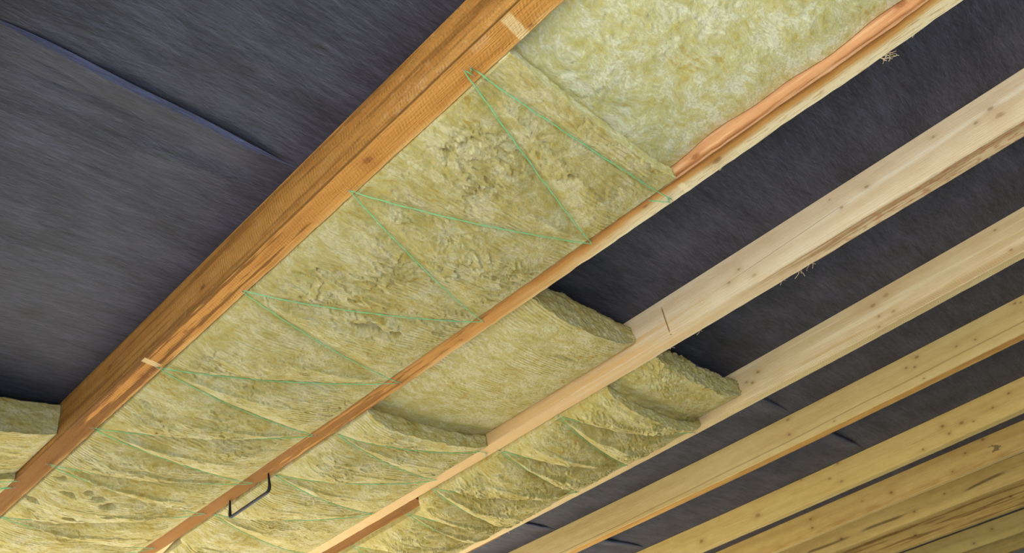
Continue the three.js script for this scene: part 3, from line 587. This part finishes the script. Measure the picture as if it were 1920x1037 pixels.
// ---------------------------------------------------------------- the builder's dog in the underside of the second rafter
{
  const P = (x, y, z) => new THREE.Vector3(x, y, z), x = 1.47;
  const curve = new THREE.CurvePath();
  const c1 = P(x, 1.185, -2.25), c2 = P(x, 1.186, -2.498), round = (c, a, b, s) => new THREE.QuadraticBezierCurve3(c.clone().lerp(a, s), c, c.clone().lerp(b, s));
  const tipA = P(x, 1.268, -2.263), tipB = P(x, 1.268, -2.503);
  const r1 = round(c1, tipA, c2, 0.0, 0), q1 = new THREE.QuadraticBezierCurve3(c1.clone().lerp(tipA, 0.3), c1, c1.clone().lerp(c2, 0.1)), q2 = new THREE.QuadraticBezierCurve3(c2.clone().lerp(c1, 0.05), c2, c2.clone().lerp(tipB, 0.14));
  for (const seg of [new THREE.LineCurve3(tipA, q1.v0), q1, new THREE.LineCurve3(q1.v2, q2.v0), q2, new THREE.LineCurve3(q2.v2, tipB)]) curve.add(seg);
  const pts = []; for (let i = 0; i <= 120; i++) pts.push(curve.getPoint(i / 120));
  const g = new THREE.BufferGeometry(), pos = [], idx = [], n = pts.length;       // square bar, drawn out to points
  const up = P(1, 0, 0);
  pts.forEach((p, i) => {
    const tan = pts[Math.min(n - 1, i + 1)].clone().sub(pts[Math.max(0, i - 1)]).normalize(), nor = tan.clone().cross(up).normalize();
    const e = Math.min(i, n - 1 - i) / 22, r = 0.0054 * clamp(0.35 + 0.65 * e);
    for (let k = 0; k < 8; k++) { const a = (k + 0.5) / 8 * 6.2832, cx = Math.cos(a), sy = Math.sin(a), s = r / Math.pow(cx ** 6 + sy ** 6, 1 / 6); const v = p.clone().addScaledVector(up, cx * s).addScaledVector(nor, sy * s); pos.push(v.x, v.y, v.z); }
    if (i) for (let k = 0; k < 8; k++) { const a = (i - 1) * 8 + k, b = (i - 1) * 8 + (k + 1) % 8; idx.push(a, b, a + 8, b, b + 8, a + 8); }
  });
  g.setAttribute('position', new THREE.Float32BufferAttribute(pos, 3)); g.setAttribute('uv', new THREE.Float32BufferAttribute(new Float32Array(n * 16), 2)); g.setIndex(idx); g.computeVertexNormals();
  tag(roofMesh('builders_dog', g, new THREE.MeshStandardMaterial({ color: new THREE.Color(0.022, 0.02, 0.024), roughness: 0.55, metalness: 0.5 }), [x, UNDER, -2.38]), 'black bent steel builder\'s dog hanging from the underside of an orange rafter', 'bracket');
}

// ---------------------------------------------------------------- short boards nailed beside the rafters
function board(label, mat, outline, y0, y1) {
  const s = new THREE.Shape(outline.map(([z, x]) => new THREE.Vector2(x, -z)));
  const g = new THREE.ExtrudeGeometry(s, { depth: y1 - y0 - 0.004, bevelEnabled: true, bevelThickness: 0.002, bevelSize: 0.0015, bevelSegments: 1 });
  g.rotateX(-Math.PI / 2); g.translate(0, y0 + 0.002, 0);
  const p = g.attributes.position, uv = g.attributes.uv;
  for (let i = 0; i < p.count; i++) uv.setXY(i, (p.getZ(i) - U0) / RUN, 0.5 + 0.25 * clamp((p.getX(i) - outline[0][1]) / 0.1 + 0.2, 0.02, 0.98));
  return tag(roofMesh('nailed_board', g, mat, [outline[0][1], y0, outline[0][0]]), label, 'board');
}
{
  const rC = (z) => right('C', z) + 0.001, rD = (z) => right('D', z) + 0.001;
  const b1 = []; for (let i = 0; i <= 20; i++) b1.push([lerp(-2.225, -3.7, i / 20), rC(lerp(-2.225, -3.7, i / 20))]);
  for (let i = 10; i >= 0; i--) b1.push([lerp(-2.29, -3.7, i / 10), rC(lerp(-2.29, -3.7, i / 10)) + 0.068 + 0.004 * Math.sin(i * 2.3)]);
  b1.push([-2.265, rC(-2.26) + 0.066], [-2.262, rC(-2.26) + 0.046], [-2.235, rC(-2.24) + 0.034], [-2.24, rC(-2.24) + 0.018]);
  board('brown split board with a ragged end, along the cream rafter at the bottom edge', timberMats.A, b1, UNDER + 0.004, UNDER + 0.09);
  const b2 = []; for (let i = 0; i <= 8; i++) b2.push([lerp(-2.42, -3.2, i / 8), rD(lerp(-2.42, -3.2, i / 8))]);
  for (let i = 8; i >= 0; i--) b2.push([lerp(-2.425, -3.2, i / 8), rD(lerp(-2.425, -3.2, i / 8)) + 0.034]);
  const rB = (z) => right('B', z) + 0.001, b3 = []; for (let i = 0; i <= 6; i++) b3.push([lerp(-2.9, -3.6, i / 6), rB(lerp(-2.9, -3.6, i / 6))]);
  for (let i = 6; i >= 1; i--) b3.push([lerp(-2.9, -3.6, i / 6), rB(lerp(-2.9, -3.6, i / 6)) + 0.022]);
  board('small pale lath beside the orange rafter in the bottom left part, below the steel dog', timberMats.C, b3, UNDER + 0.001, UNDER + 0.03);
  board('short reddish board end beside the pale rafter at the bottom of the picture', timberMats.B, b2, UNDER + 0.012, UNDER + 0.1);
}

// ---------------------------------------------------------------- torn splinters on the rafters' edges
{
  const splinterMat = flat(new THREE.Color(0.6, 0.45, 0.26));
  const hair = (k, z, dx, n, len, seed) => {
    const r = rng(seed), gs = [];
    for (let i = 0; i < n; i++) {
      const z0 = z + (r() - 0.5) * 0.02, x0 = right(k, z0) + dx, p = [];
      let x = x0 - 0.002, y = UNDER + 0.001, zz = z0, a = (r() - 0.5) * 2, L = len * (0.5 + r());
      for (let j = 0; j < 6; j++) { p.push(new THREE.Vector3(x, y, zz)); x += L / 6 * (0.5 + 0.5 * r()); y -= L / 6 * 0.6 * r(); zz += L / 6 * a * (0.4 + r()); a += (r() - 0.5) * 1.6; }
      gs.push(tubeAlong(p, 0.0004 + 0.0004 * r(), 4, 3));
    }
    const m = part('splinter', mergeGeometries(gs), splinterMat, RAFTERS[k].mesh);
    m.userData.label = 'torn pale wood splinter';
  };
  hair('B', -0.008, 0, 12, 0.022, 1); hair('B', 0.05, 0, 2, 0.006, 2); hair('B', -0.43, 0, 2, 0.006, 3);
  hair('C', -0.515, 0, 3, 0.022, 4); hair('C', -0.475, 0, 3, 0.016, 5); hair('C', -0.575, 0, 2, 0.01, 6); hair('C', -0.86, 0, 2, 0.01, 7); hair('C', 0.05, 0, 2, 0.008, 8); hair('C', -0.98, 0, 3, 0.008, 9); hair('C', -1.03, 0, 2, 0.01, 10);
  hair('D', -2.35, 0, 2, 0.02, 11);
}
scene.traverse((o) => { if (o.userData.base) delete o.userData.base; });
renderer.render(scene, camera);
